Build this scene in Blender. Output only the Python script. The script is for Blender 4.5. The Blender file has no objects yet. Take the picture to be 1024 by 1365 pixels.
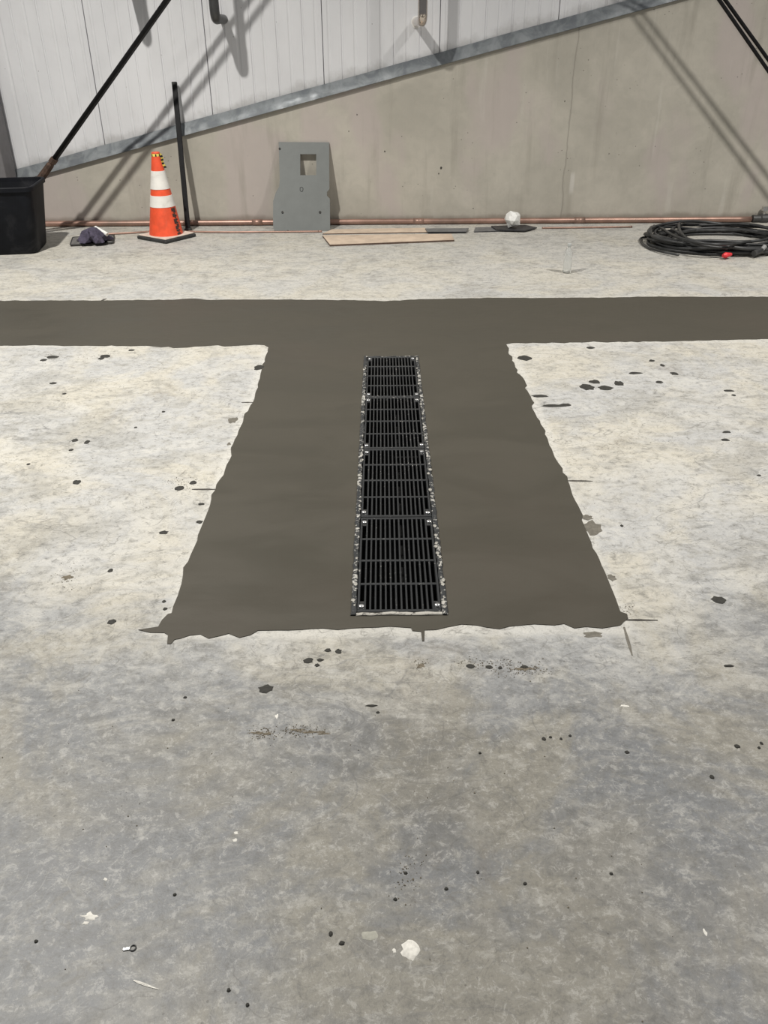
import bpy, bmesh, math, random
from mathutils import Vector, Matrix
random.seed(7)
SC = bpy.context.scene
COL = SC.collection
PI = math.pi

# ------------------------------------------------------------------ camera
F_PX, CAM_H, ROLL = 1100.0, 1.62, 0.0065
PITCH = math.atan((682.5 - 40.0) / F_PX)
cam_d = bpy.data.cameras.new('camera')
cam = bpy.data.objects.new('camera', cam_d)
COL.objects.link(cam)
cam_d.sensor_fit = 'VERTICAL'
cam_d.sensor_height = 36.0
cam_d.lens = 36.0 * F_PX / 1365.0
cam_d.clip_start = 0.05
cam.matrix_world = (Matrix.Translation((0, 0, CAM_H)) @ Matrix.Rotation(PI / 2 - PITCH, 4, 'X')
                    @ Matrix.Rotation(-ROLL, 4, 'Z'))
SC.camera = cam

# ------------------------------------------------------------------ world, lamps, exposure
world = bpy.data.worlds.new('hall_ambient')
SC.world = world
world.use_nodes = True
bg = world.node_tree.nodes['Background']
bg.inputs['Color'].default_value = (0.95, 0.97, 1.0, 1)
bg.inputs['Strength'].default_value = 0.175


def lamp(name, loc, power, radius, col):
    d = bpy.data.lights.new(name, 'SPOT')          # hangs straight down, wide soft beam
    d.energy = power
    d.spot_size = math.radians(140)
    d.spot_blend = 1.0
    d.shadow_soft_size = radius
    d.color = col
    o = bpy.data.objects.new(name, d)
    o.location = loc
    COL.objects.link(o)


lamp('high_bay_lamp', (-2.7, 3.8, 5.9), 2400, 0.11, (1.0, 0.965, 0.90))
lamp('high_bay_lamp', (4.6, 3.8, 5.9), 1750, 0.15, (1.0, 0.96, 0.90))

SC.view_settings.view_transform = 'Standard'
SC.view_settings.look = 'None'
SC.view_settings.gamma = 1.0
SC.view_settings.use_curve_mapping = False
SC.view_settings.exposure = 0.0


# ------------------------------------------------------------------ places measured from the photograph
def ray(px, py):
    u, v = px - 512.0, py - 682.5
    c, s = math.cos(ROLL), math.sin(ROLL)
    x, yd = (u * c - v * s) / F_PX, (u * s + v * c) / F_PX
    return Vector((x, math.cos(PITCH) - yd * math.sin(PITCH), -math.sin(PITCH) - yd * math.cos(PITCH)))


EYE = Vector((0, 0, CAM_H))


def fl(px, py, z=0.0):                       # a point on the floor (or at height z)
    d = ray(px, py)
    return EYE + d * ((z - CAM_H) / d.z)


def wl(px, py, y):                           # a point on the upright plane at distance y
    d = ray(px, py)
    return EYE + d * (y / d.y)


WALL_Y = 8.31


def slope(x):                                # top of the concrete wall
    return 0.47 + 0.2375 * (x + 3.177)


# ------------------------------------------------------------------ helpers
def tag(o, label=None, cat=None, group=None, kind=None):
    if label: o['label'] = label
    if cat: o['category'] = cat
    if group: o['group'] = group
    if kind: o['kind'] = kind
    return o


def obj(name, bm, mat=None, parent=None, smooth=False):
    if isinstance(bm, bmesh.types.BMesh):
        bmesh.ops.recalc_face_normals(bm, faces=bm.faces[:])
        me = bpy.data.meshes.new(name)
        bm.to_mesh(me)
        bm.free()
        if smooth:
            for p in me.polygons: p.use_smooth = True
        if mat: me.materials.append(mat)
    else:
        me = bm
    o = bpy.data.objects.new(name, me)
    COL.objects.link(o)
    if parent: o.parent = parent
    return o


def empty(name, loc, rz=0.0):
    o = bpy.data.objects.new(name, None)
    o.location = loc
    o.rotation_euler = (0, 0, rz)
    o.empty_display_size = 0.05
    COL.objects.link(o)
    return o


def auto_smooth(o, deg=35):
    me = o.data
    for p in me.polygons: p.use_smooth = True
    bm = bmesh.new(); bm.from_mesh(me)
    for e in bm.edges:
        if len(e.link_faces) == 2 and e.calc_face_angle(0) > math.radians(deg): e.smooth = False
    bm.to_mesh(me); bm.free()
    return o


def box(bm, x0, x1, y0, y1, z0, z1, bev=0.0, mtx=None):
    r = bmesh.ops.create_cube(bm, size=1.0)
    vs = r['verts']
    for v in vs:
        v.co = Vector((x0 if v.co.x < 0 else x1, y0 if v.co.y < 0 else y1, z0 if v.co.z < 0 else z1))
    if bev > 0:
        es = list({e for v in vs for e in v.link_edges})
        r2 = bmesh.ops.bevel(bm, geom=es, offset=bev, segments=1, affect='EDGES', profile=0.5)
        vs = list(set(r2['verts']) | {v for v in vs if v.is_valid})
    if mtx is not None:
        for v in vs: v.co = mtx @ v.co
    return vs


def mkbox(*a, **k):
    bm = bmesh.new(); box(bm, *a, **k); return bm


def tube(bm, pts, r, seg=10, caps=True, closed=False):
    pts = [Vector(p) for p in pts]
    n = len(pts)
    rr = r if hasattr(r, '__len__') else [r] * n
    rings = []
    up = None
    for i, p in enumerate(pts):
        a = pts[(i - 1) % n] if (i > 0 or closed) else p
        b = pts[(i + 1) % n] if (i < n - 1 or closed) else p
        t = (b - a).normalized()
        if up is None:
            up = t.orthogonal().normalized()
        up = (up - t * up.dot(t))
        up = up.normalized() if up.length > 1e-6 else t.orthogonal().normalized()
        s = t.cross(up)
        rings.append([bm.verts.new(p + (up * math.cos(q) + s * math.sin(q)) * rr[i])
                      for q in (2 * PI * k / seg for k in range(seg))])
    m = n if closed else n - 1
    for i in range(m):
        A, B = rings[i], rings[(i + 1) % n]
        for k in range(seg):
            bm.faces.new((A[k], A[(k + 1) % seg], B[(k + 1) % seg], B[k]))
    if caps and not closed:
        bm.faces.new(rings[0][::-1]); bm.faces.new(rings[-1])
    return bm


def lathe(bm, prof, seg=32, a0=0.0, a1=2 * PI, caps=False):
    full = abs(a1 - a0 - 2 * PI) < 1e-6
    k = seg if full else seg + 1
    rings = [[bm.verts.new((r * math.cos(a0 + (a1 - a0) * i / seg), r * math.sin(a0 + (a1 - a0) * i / seg), z))
              for i in range(k)] for r, z in prof]
    for j in range(len(prof) - 1):
        for i in range(seg):
            i2 = (i + 1) % k
            bm.faces.new((rings[j][i], rings[j][i2], rings[j + 1][i2], rings[j + 1][i]))
    if caps:
        bm.faces.new(rings[0][::-1]); bm.faces.new(rings[-1])
    return bm


def fill_poly(loops, zt, zb=None):
    """flat faces at zt inside the first loop and outside the others, with sides down to zb"""
    bm = bmesh.new()
    edges, tops = [], []
    for lp in loops:
        vs = [bm.verts.new((p[0], p[1], zt)) for p in lp]
        tops.append(vs)
        for i in range(len(vs)): edges.append(bm.edges.new((vs[i], vs[(i + 1) % len(vs)])))
    bmesh.ops.triangle_fill(bm, use_beauty=True, use_dissolve=False, edges=edges)
    for f in bm.faces:
        if f.normal.z < 0: f.normal_flip()
    if zb is not None:
        for vs in tops:
            lo = [bm.verts.new((v.co.x, v.co.y, zb)) for v in vs]
            for i in range(len(vs)):
                j = (i + 1) % len(vs)
                bm.faces.new((vs[i], vs[j], lo[j], lo[i]))
    return bm


def arc(cx, cy, cz, ax, ay, r, a0, a1, n):
    c = Vector((cx, cy, cz)); ax = Vector(ax); ay = Vector(ay)
    return [c + (ax * math.cos(a) + ay * math.sin(a)) * r for a in [a0 + (a1 - a0) * i / n for i in range(n + 1)]]


# ------------------------------------------------------------------ materials
class NT:
    def __init__(self, name, rough=0.6, metal=0.0):
        self.m = bpy.data.materials.new(name)
        self.m.use_nodes = True
        self.t = self.m.node_tree
        self.b = self.t.nodes['Principled BSDF']
        self.b.inputs['Roughness'].default_value = rough
        self.b.inputs['Metallic'].default_value = metal
        tc = self.t.nodes.new('ShaderNodeTexCoord')
        self.co = tc.outputs['Object']
        sp = self.t.nodes.new('ShaderNodeSeparateXYZ')
        self.t.links.new(self.co, sp.inputs[0])
        self.x, self.y, self.z = sp.outputs

    def put(self, sock, v):
        if isinstance(v, (int, float)): sock.default_value = v
        elif isinstance(v, (tuple, list)):
            sock.default_value = (*v, 1.0) if len(v) == 3 and len(sock.default_value) == 4 else v
        else: self.t.links.new(v, sock)

    def map(self, scale=(1, 1, 1), loc=(0, 0, 0), rot=(0, 0, 0), vec=None):
        n = self.t.nodes.new('ShaderNodeMapping')
        self.t.links.new(vec or self.co, n.inputs['Vector'])
        n.inputs['Scale'].default_value = scale
        n.inputs['Location'].default_value = loc
        n.inputs['Rotation'].default_value = rot
        return n.outputs[0]

    def noise(self, scale, detail=4.0, rough=0.5, dist=0.0, vec=None, color=False):
        n = self.t.nodes.new('ShaderNodeTexNoise')
        self.t.links.new(vec or self.co, n.inputs['Vector'])
        n.inputs['Scale'].default_value = scale
        n.inputs['Detail'].default_value = detail
        n.inputs['Roughness'].default_value = rough
        n.inputs['Distortion'].default_value = dist
        return n.outputs['Color' if color else 'Fac']

    def voro(self, scale, feature='F1', vec=None, rnd=1.0):
        n = self.t.nodes.new('ShaderNodeTexVoronoi')
        n.feature = feature
        self.t.links.new(vec or self.co, n.inputs['Vector'])
        n.inputs['Scale'].default_value = scale
        n.inputs['Randomness'].default_value = rnd
        return n.outputs['Distance']

    def op(self, o, a, b=0.0, c=None, clamp=False):
        n = self.t.nodes.new('ShaderNodeMath')
        n.operation = o
        n.use_clamp = clamp
        self.put(n.inputs[0], a); self.put(n.inputs[1], b)
        if c is not None: self.put(n.inputs[2], c)
        return n.outputs[0]

    def sm(self, v, lo, hi, a=0.0, b=1.0):       # smooth map range
        n = self.t.nodes.new('ShaderNodeMapRange')
        n.interpolation_type = 'SMOOTHSTEP'
        self.put(n.inputs[0], v)
        if lo > hi: lo, hi, a, b = hi, lo, b, a
        for i, q in enumerate((lo, hi, a, b)): n.inputs[i + 1].default_value = q
        return n.outputs[0]

    def mix(self, f, a, b, mode='MIX'):
        n = self.t.nodes.new('ShaderNodeMix')
        n.data_type = 'RGBA'
        n.blend_type = mode
        self.put(n.inputs[0], f); self.put(n.inputs[6], a); self.put(n.inputs[7], b)
        return n.outputs[2]

    def addv(self, a, b, s):
        m = self.t.nodes.new('ShaderNodeVectorMath'); m.operation = 'MULTIPLY_ADD'
        self.t.links.new(b, m.inputs[0]); m.inputs[1].default_value = (s, s, s); self.t.links.new(a, m.inputs[2])
        return m.outputs[0]

    def bump(self, h, strength=0.3, dist=0.01):
        n = self.t.nodes.new('ShaderNodeBump')
        n.inputs['Strength'].default_value = strength
        n.inputs['Distance'].default_value = dist
        self.t.links.new(h, n.inputs['Height'])
        self.t.links.new(n.outputs[0], self.b.inputs['Normal'])

    def col(self, c): self.put(self.b.inputs['Base Color'], c)
    def rough(self, v): self.put(self.b.inputs['Roughness'], v)


def mat_simple(name, c, rough=0.6, metal=0.0, var=0.12, scale=20.0, dirt=None, dirt_amt=0.4, bump=0.0, spec=0.5):
    n = NT(name, rough, metal)
    n.b.inputs['Specular IOR Level'].default_value = spec
    k = n.noise(scale, 5, 0.6)
    lo = tuple(q * (1 - var) for q in c); hi = tuple(min(1, q * (1 + var)) for q in c)
    cc = n.mix(n.sm(k, 0.3, 0.7), lo, hi)
    if dirt:
        d = n.sm(n.noise(scale * 0.35, 6, 0.65, 0.6), 0.5, 0.72, 0, dirt_amt)
        cc = n.mix(d, cc, dirt)
    n.col(cc)
    if bump: n.bump(n.noise(scale * 4, 4, 0.6), bump, 0.004)
    return n.m


def floor_material():
    n = NT('old_slab_concrete', 0.55)
    # distance to the trench cut (two boxes: cross strip and stem)
    ax = n.op('SUBTRACT', n.op('ABSOLUTE', n.op('SUBTRACT', n.x, 0.037)), 0.71)
    ay = n.op('SUBTRACT', n.op('ABSOLUTE', n.op('SUBTRACT', n.y, 3.7)), 1.66)
    d1 = n.op('SQRT', n.op('ADD', n.op('POWER', n.op('MAXIMUM', ax, 0.0), 2.0), n.op('POWER', n.op('MAXIMUM', ay, 0.0), 2.0)))
    d2 = n.op('MAXIMUM', n.op('SUBTRACT', n.op('ABSOLUTE', n.op('SUBTRACT', n.y, 5.245)), 0.468), 0.0)
    d = n.op('MINIMUM', d1, d2)
    clo = n.noise(0.9, 5, 0.6, 0.4)
    mid = n.noise(2.6, 8, 0.68, 0.7)
    smear = n.noise(6.5, 9, 0.72, 1.4, vec=n.map((1.0, 1.7, 1.0), (0, 0, 0), (0, 0, 0.35)))
    fine = n.noise(34.0, 6, 0.82, 0.4)
    grain = n.noise(170.0, 3, 0.7)
    hue = n.noise(1.5, 7, 0.66, 0.6, vec=n.map((1, 1, 1), (3, 9, 0)))
    # trowelled slab: blue grey and warm grey clouds
    base = n.mix(n.sm(hue, 0.44, 0.57), (0.232, 0.240, 0.252), (0.312, 0.297, 0.258))
    base = n.mix(n.sm(clo, 0.50, 0.62, 0, 0.55), base, (0.178, 0.170, 0.154))
    base = n.mix(n.sm(mid, 0.515, 0.545, 0, 0.30), base, (0.20, 0.205, 0.215))
    base = n.mix(n.sm(smear, 0.47, 0.66, 0, 0.6), base, (0.365, 0.356, 0.33))
    base = n.mix(n.sm(smear, 0.46, 0.32, 0, 0.5), base, (0.19, 0.19, 0.19))
    # dust and slurry dried on the slab around the cut and towards the far wall
    reach = n.op('ADD', n.op('MULTIPLY', n.sm(n.y, 1.35, 3.1), 0.95), n.sm(d, 0.8, 0.0, 0.0, 0.35))
    dn = n.op('ADD', reach, n.op('MULTIPLY', n.op('SUBTRACT', mid, 0.5), 0.9))
    dn = n.op('ADD', dn, n.op('MULTIPLY', n.op('SUBTRACT', smear, 0.5), 0.9))
    dust = n.sm(dn, 0.05, 1.05, 0.0, 0.95)
    dustc = n.mix(n.sm(hue, 0.42, 0.60), (0.63, 0.632, 0.63), (0.725, 0.69, 0.605))
    dustc = n.mix(n.sm(smear, 0.50, 0.38, 0, 0.6), dustc, (0.47, 0.455, 0.415))
    dustc = n.mix(n.sm(smear, 0.53, 0.68, 0, 0.55), dustc, (0.80, 0.785, 0.74))
    dustc = n.mix(n.sm(mid, 0.47, 0.40, 0, 0.45), dustc, (0.46, 0.45, 0.42))
    dustc = n.mix(n.sm(mid, 0.53, 0.555, 0, 0.30), dustc, (0.83, 0.81, 0.75))
    c = n.mix(dust, base, dustc)
    # streaky paler slab towards the wall: light lost to lamp falloff painted in
    c = n.mix(n.op('MULTIPLY', n.sm(n.y, 5.5, 6.5, 0, 0.5), n.sm(smear, 0.42, 0.56, 0.35, 1.0)), c, (0.88, 0.845, 0.76))
    # dried rim left by the trowel along the cut
    dd = n.op('ADD', d, n.op('ADD', n.op('MULTIPLY', n.op('SUBTRACT', smear, 0.5), 0.11), n.op('MULTIPLY', n.op('SUBTRACT', fine, 0.5), 0.05)))
    c = n.mix(n.sm(dd, 0.045, 0.02, 0, 0.62), c, (0.78, 0.765, 0.72))

    def lines(scale, dist, w, loc, rot, mlo, mhi, amt, colr, cc, sc=(1, 1, 1), det=2.0):
        f_ = n.noise(scale, det, 0.5, dist, vec=n.map(sc, loc, (0, 0, rot)))
        iso = n.sm(n.op('ABSOLUTE', n.op('SUBTRACT', f_, 0.5)), w, 0.0)
        k_ = n.noise(scale * 1.3, 3, 0.6, vec=n.map((1, 1, 1), (loc[1], loc[0], 0)))
        return n.mix(n.op('MULTIPLY', iso, n.sm(k_, mlo, mhi, 0, amt)), cc, colr)

    # scuffs and trowel lines, pale and dark
    c = lines(2.2, 1.6, 0.007, (3, 1, 0), 0.4, 0.50, 0.60, 0.50, (0.15, 0.145, 0.135), c, (1, 2.6, 1))
    c = lines(4.5, 2.2, 0.012, (8, 5, 0), -0.5, 0.50, 0.60, 0.55, (0.22, 0.21, 0.19), c)
    c = lines(3.4, 2.6, 0.012, (1, 12, 0), 0.9, 0.52, 0.62, 0.20, (0.70, 0.69, 0.66), c)
    c = lines(9.0, 2.0, 0.020, (5, 2, 0), 0.2, 0.52, 0.60, 0.22, (0.66, 0.65, 0.61), c, (1, 1.6, 1))
    c = lines(10.0, 1.5, 0.018, (15, 7, 0), 1.2, 0.52, 0.60, 0.50, (0.20, 0.19, 0.17), c)
    c = lines(0.9, 0.8, 0.0035, (21, 4, 0), 0.15, 0.46, 0.56, 0.45, (0.16, 0.16, 0.165), c, (1, 3.2, 1), 1.0)
    # brown stains
    st = n.sm(n.noise(2.1, 7, 0.72, 0.4, vec=n.map((1, 1, 1), (11, 3, 0))), 0.58, 0.72, 0, 0.42)
    c = n.mix(st, c, (0.25, 0.215, 0.165))
    # specks
    sp = n.op('MULTIPLY', n.sm(n.voro(42.0), 0.14, 0.09), n.sm(n.noise(2.2, 3, 0.6, vec=n.map((1, 1, 1), (5, 8, 0))), 0.56, 0.62))
    c = n.mix(n.op('MULTIPLY', sp, 0.6), c, (0.10, 0.095, 0.085))
    mott = n.noise(13.0, 9, 0.80, 0.15, vec=n.map((1, 1.5, 1), (2, 6, 0), (0, 0, -0.3)))
    c = n.mix(n.sm(mott, 0.48, 0.41, 0, 0.42), c, n.mix(0.55, c, (0.12, 0.12, 0.118)))
    c = n.mix(n.sm(mott, 0.535, 0.60, 0, 0.30), c, (0.62, 0.61, 0.575))
    c = n.mix(n.sm(fine, 0.47, 0.39, 0, 0.6), c, n.mix(0.6, c, (0.12, 0.118, 0.11)))
    c = n.mix(n.sm(fine, 0.54, 0.62, 0, 0.34), c, (0.70, 0.69, 0.66))
    c = n.mix(n.sm(grain, 0.35, 0.70, 0.0, 0.28), c, n.mix(0.5, c, (0.12, 0.118, 0.11)))
    c = n.mix(1.0, c, (0.665, 0.663, 0.655), 'MULTIPLY')
    n.col(c)
    n.rough(n.sm(dust, 0.0, 1.0, 0.5, 0.8))
    n.bump(n.noise(26.0, 5, 0.7, 0.6), 0.22, 0.006)
    n.b.inputs['Specular IOR Level'].default_value = 0.35
    return n.m


def wall_material():
    n = NT('poured_concrete_wall', 0.85)
    cl = n.noise(1.2, 6, 0.6, 0.4)
    f = n.noise(9, 8, 0.65, 0.5)
    c = n.mix(n.sm(cl, 0.35, 0.65), (0.41, 0.388, 0.335), (0.50, 0.472, 0.41))
    c = n.mix(n.sm(f, 0.35, 0.75, 0, 0.28), c, (0.30, 0.285, 0.25))
    pk = n.sm(n.noise(1.0, 3, 0.5, 0.2, vec=n.map((1.4, 1, 0.7), (3, 0, 1))), 0.52, 0.62, 0, 0.7)
    c = n.mix(pk, c, (0.46, 0.405, 0.385))
    stk = n.sm(n.noise(1.0, 6, 0.6, 0.3, vec=n.map((5.5, 1, 0.55), (1, 0, 0))), 0.52, 0.70, 0, 0.40)
    c = n.mix(stk, c, (0.27, 0.25, 0.21))
    stl = n.sm(n.noise(1.0, 6, 0.6, 0.3, vec=n.map((9, 1, 0.7), (6, 0, 3))), 0.60, 0.74, 0, 0.4)
    c = n.mix(stl, c, (0.55, 0.53, 0.48))
    # form joint, a crooked line with a filled patch low down
    jx = n.op('ABSOLUTE', n.op('SUBTRACT', n.op('ADD', n.x, n.op('MULTIPLY', n.op('SUBTRACT', n.noise(5, 3, 0.5), 0.5), 0.05)), 1.72))
    c = n.mix(n.op('MULTIPLY', n.sm(jx, 0.010, 0.002), 0.45), c, (0.20, 0.185, 0.16))
    pz = n.op('ABSOLUTE', n.op('SUBTRACT', n.z, 0.36))
    px_ = n.op('ABSOLUTE', n.op('SUBTRACT', n.x, 1.80))
    pm = n.op('MULTIPLY', n.sm(px_, 0.03, 0.01), n.sm(n.op('ADD', pz, n.op('MULTIPLY', f, 0.06)), 0.15, 0.08))
    c = n.mix(n.op('MULTIPLY', pm, 0.6), c, (0.60, 0.58, 0.54))
    # grime line of old slurry along the foot
    gz = n.op('SUBTRACT', n.z, n.op('MULTIPLY', n.noise(3.0, 5, 0.65), 0.12))
    c = n.mix(n.sm(gz, 0.03, -0.015, 0, 0.55), c, (0.20, 0.165, 0.13))
    pits = n.op('MULTIPLY', n.sm(n.voro(16.0, vec=n.map((1, 1, 1.2))), 0.10, 0.06), n.sm(n.noise(2.5, 2, 0.5), 0.55, 0.62))
    c = n.mix(n.op('MULTIPLY', pits, 0.75), c, (0.10, 0.09, 0.08))
    n.col(c)
    n.bump(n.op('ADD', n.op('MULTIPLY', f, 0.7), n.noise(60, 4, 0.6)), 0.18, 0.004)
    return n.m


def patch_material():
    n = NT('wet_trowelled_concrete', 0.5)
    k = n.noise(1.6, 6, 0.55, 0.8, vec=n.map((1, 2.2, 1)))
    c = n.mix(n.sm(k, 0.35, 0.66), (0.0525, 0.048, 0.037), (0.059, 0.0535, 0.0415))
    c = n.mix(n.sm(n.noise(0.8, 3, 0.5, vec=n.map((1, 1, 1), (4, 7, 0))), 0.52, 0.66, 0, 0.5), c, (0.0625, 0.054, 0.0425))
    c = n.mix(n.sm(n.noise(200, 2, 0.6), 0.3, 0.8, 0, 0.2), c, (0.043, 0.039, 0.030))
    n.col(c)
    n.rough(n.sm(k, 0.3, 0.7, 0.42, 0.58))
    n.bump(n.op('ADD', n.op('MULTIPLY', n.noise(9, 5, 0.55, 0.3, vec=n.map((1, 3, 1))), 1.0), n.op('MULTIPLY', n.noise(160, 3, 0.6), 0.08)), 0.10, 0.006)
    n.b.inputs['Specular IOR Level'].default_value = 0.3
    return n.m


def panel_material():
    n = NT('white_metal_cladding', 0.5)
    c = n.mix(n.sm(n.noise(1.3, 5, 0.6, vec=n.map((1, 1, 0.5))), 0.3, 0.7), (0.65, 0.655, 0.675), (0.73, 0.735, 0.755))
    c = n.mix(n.sm(n.noise(14, 7, 0.7, vec=n.map((1, 1, 0.25))), 0.5, 0.8, 0, 0.22), c, (0.42, 0.41, 0.40))
    g = n.op('SUBTRACT', n.op('SUBTRACT', n.z, n.op('MULTIPLY', n.op('ADD', n.x, 3.177), 0.2375)), 0.47)
    dirt = n.op('MULTIPLY', n.sm(n.op('SUBTRACT', g, n.op('MULTIPLY', n.noise(5, 6, 0.65), 0.28)), 0.05, -0.06), 0.5)
    c = n.mix(dirt, c, (0.30, 0.29, 0.28))
    sp = n.op('MULTIPLY', n.sm(n.voro(7.0), 0.035, 0.02), 0.6)
    c = n.mix(sp, c, (0.12, 0.11, 0.10))
    n.col(c)
    n.bump(n.noise(6, 3, 0.5), 0.04, 0.01)
    return n.m


def galvanised():
    n = NT('galvanised_flashing', 0.5, 0.35)
    c = n.mix(n.sm(n.noise(7, 6, 0.6, 0.8), 0.35, 0.65), (0.29, 0.315, 0.34), (0.47, 0.50, 0.52))
    c = n.mix(n.sm(n.noise(3, 6, 0.65, 0.4), 0.56, 0.74, 0, 0.5), c, (0.20, 0.20, 0.20))
    n.col(c)
    n.rough(n.sm(n.noise(11, 4, 0.6), 0.3, 0.7, 0.45, 0.65))
    n.bump(n.noise(4, 3, 0.5, 0.6), 0.25, 0.02)
    return n.m


def splattered(name, dark, light, lo, hi, scale=55.0, rough=0.5, metal=0.3):
    n = NT(name, rough, metal)
    g = n.t.nodes.new('ShaderNodeNewGeometry')
    p = g.outputs['Position']
    k = n.op('ADD', n.op('MULTIPLY', n.noise(scale, 5, 0.65, 0.6, vec=p), 0.7), n.op('MULTIPLY', n.noise(4.0, 4, 0.6, vec=p), 0.3))
    m = n.sm(k, lo, hi)
    n.col(n.mix(m, dark, light))
    n.put(n.b.inputs['Metallic'], n.op('MULTIPLY', n.op('SUBTRACT', 1.0, m), metal))
    n.bump(m, 0.6, 0.004)
    return n.m


M = {}
M['floor'] = floor_material()
M['wall'] = wall_material()
M['patch'] = patch_material()
M['panel'] = panel_material()
M['galv'] = galvanised()
M['spot'] = mat_simple('wet_concrete_drip', (0.034, 0.033, 0.029), 0.75, 0, 0.2, 60, spec=0.25)
M['spot_pale'] = mat_simple('damp_stain', (0.12, 0.11, 0.09), 0.6, 0, 0.2, 60)
M['cut'] = mat_simple('saw_kerf', (0.05, 0.045, 0.038), 0.8, 0, 0.25, 90)
M['chip'] = mat_simple('white_plaster_fleck', (0.60, 0.585, 0.54), 0.8, 0, 0.15, 120, (0.4, 0.38, 0.34), 0.6)
M['pale'] = mat_simple('pale_plaster_fleck', (0.30, 0.295, 0.255), 0.8, 0, 0.1, 90)
M['crumb'] = mat_simple('dirt_crumb', (0.12, 0.10, 0.072), 0.9, 0, 0.4, 300)
M['iron'] = splattered('cast_iron_grate', (0.045, 0.047, 0.049), (0.42, 0.41, 0.38), 0.60, 0.68, 70, 0.42, 0.5)
M['rail'] = splattered('splattered_iron_rail', (0.040, 0.042, 0.044), (0.40, 0.39, 0.36), 0.52, 0.575, 55, 0.45, 0.4)
M['lip'] = splattered('splattered_iron_lip', (0.10, 0.095, 0.085), (0.36, 0.345, 0.31), 0.36, 0.48, 48, 0.5, 0.2)
M['channel'] = mat_simple('channel_dark', (0.018, 0.018, 0.018), 0.8, 0, 0.3, 30)
M['bolt'] = mat_simple('stainless_bolt', (0.75, 0.75, 0.74), 0.25, 0.9, 0.1, 60)
M['copper'] = mat_simple('copper_pipe', (0.36, 0.225, 0.18), 0.42, 0.55, 0.2, 6, (0.22, 0.16, 0.13), 0.8)
M['plate'] = mat_simple('grey_painted_steel', (0.142, 0.153, 0.149), 0.55, 0.0, 0.05, 9)
M['black_pipe'] = mat_simple('black_steel', (0.008, 0.008, 0.009), 0.5, 0.0, 0.3, 20, spec=0.25)
M['rust'] = mat_simple('rusty_steel', (0.075, 0.045, 0.032), 0.8, 0.1, 0.4, 40)
M['orange'] = mat_simple('orange_vinyl', (0.80, 0.095, 0.035), 0.45, 0, 0.12, 14, (0.55, 0.16, 0.10), 0.5)
M['collar'] = mat_simple('white_reflective_collar', (0.78, 0.76, 0.72), 0.5, 0, 0.06, 12, (0.42, 0.38, 0.33), 0.55)
M['rubber_base'] = mat_simple('black_rubber', (0.03, 0.03, 0.03), 0.7, 0, 0.3, 30)
M['base_top'] = mat_simple('dusty_base_top', (0.62, 0.53, 0.46), 0.8, 0, 0.12, 20, (0.35, 0.22, 0.16), 0.4)
M['stencil'] = mat_simple('black_stencil', (0.06, 0.03, 0.025), 0.6, 0, 0.3, 60)
M['tape'] = mat_simple('yellow_tape', (0.85, 0.72, 0.16), 0.5, 0, 0.08, 20)
M['tape_black'] = mat_simple('black_print', (0.02, 0.02, 0.02), 0.5, 0, 0.1, 20)
M['bin'] = mat_simple('black_bin_plastic', (0.006, 0.007, 0.010), 0.6, 0, 0.2, 10, (0.05, 0.05, 0.055), 0.4, spec=0.18)
M['rag_purple'] = mat_simple('purple_rag', (0.06, 0.052, 0.082), 0.9, 0, 0.3, 40, bump=0.4)
M['pan'] = mat_simple('dusty_dark_pan', (0.16, 0.155, 0.15), 0.6, 0.2, 0.2, 25, (0.08, 0.08, 0.08), 0.5)
M['paper'] = mat_simple('white_plastic_film', (0.78, 0.78, 0.76), 0.4, 0, 0.08, 20)
M['plywood'] = mat_simple('plywood', (0.56, 0.45, 0.35), 0.75, 0, 0.12, 8, (0.36, 0.27, 0.20), 0.5)
M['ply_edge'] = mat_simple('plywood_edge', (0.09, 0.055, 0.04), 0.8, 0, 0.2, 30)
M['scrap'] = mat_simple('grey_sheet_offcut', (0.20, 0.205, 0.215), 0.45, 0.5, 0.15, 20)
M['dark_sheet'] = mat_simple('black_plastic_scrap', (0.03, 0.03, 0.033), 0.5, 0, 0.3, 20)
M['cable'] = mat_simple('black_rubber_cable', (0.028, 0.029, 0.030), 0.42, 0, 0.3, 15, (0.12, 0.12, 0.12), 0.35)
M['red'] = mat_simple('red_plastic', (0.70, 0.04, 0.05), 0.5, 0, 0.1, 20)
M['grey_plastic'] = mat_simple('grey_plastic', (0.30, 0.30, 0.30), 0.5, 0, 0.1, 20)
M['steel'] = mat_simple('bright_steel', (0.60, 0.60, 0.58), 0.3, 0.9, 0.1, 20)
M['grey_pipe'] = mat_simple('dark_grey_pipe', (0.065, 0.066, 0.066), 0.4, 0.3, 0.15, 20)
M['bronze'] = mat_simple('bronze_tube', (0.62, 0.56, 0.51), 0.16, 1.0, 0.1, 10)
M['sealant'] = mat_simple('white_sealant', (0.85, 0.85, 0.84), 0.7, 0, 0.05, 30)
M['column'] = mat_simple('grey_primer_steel', (0.16, 0.155, 0.16), 0.6, 0.0, 0.1, 10)
M['gravel'] = mat_simple('grey_mortar', (0.31, 0.30, 0.27), 0.9, 0, 0.25, 70)


def clear_plastic():
    n = NT('clear_bottle_plastic', 0.06)
    n.col((0.97, 0.98, 0.975))
    n.b.inputs['Transmission Weight'].default_value = 0.86
    n.b.inputs['IOR'].default_value = 1.36
    n.bump(n.noise(60, 3, 0.5), 0.5, 0.003)
    return n.m


M['clear'] = clear_plastic()
M['cap'] = mat_simple('white_cap', (0.42, 0.44, 0.43), 0.3, 0, 0.05, 30)

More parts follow.
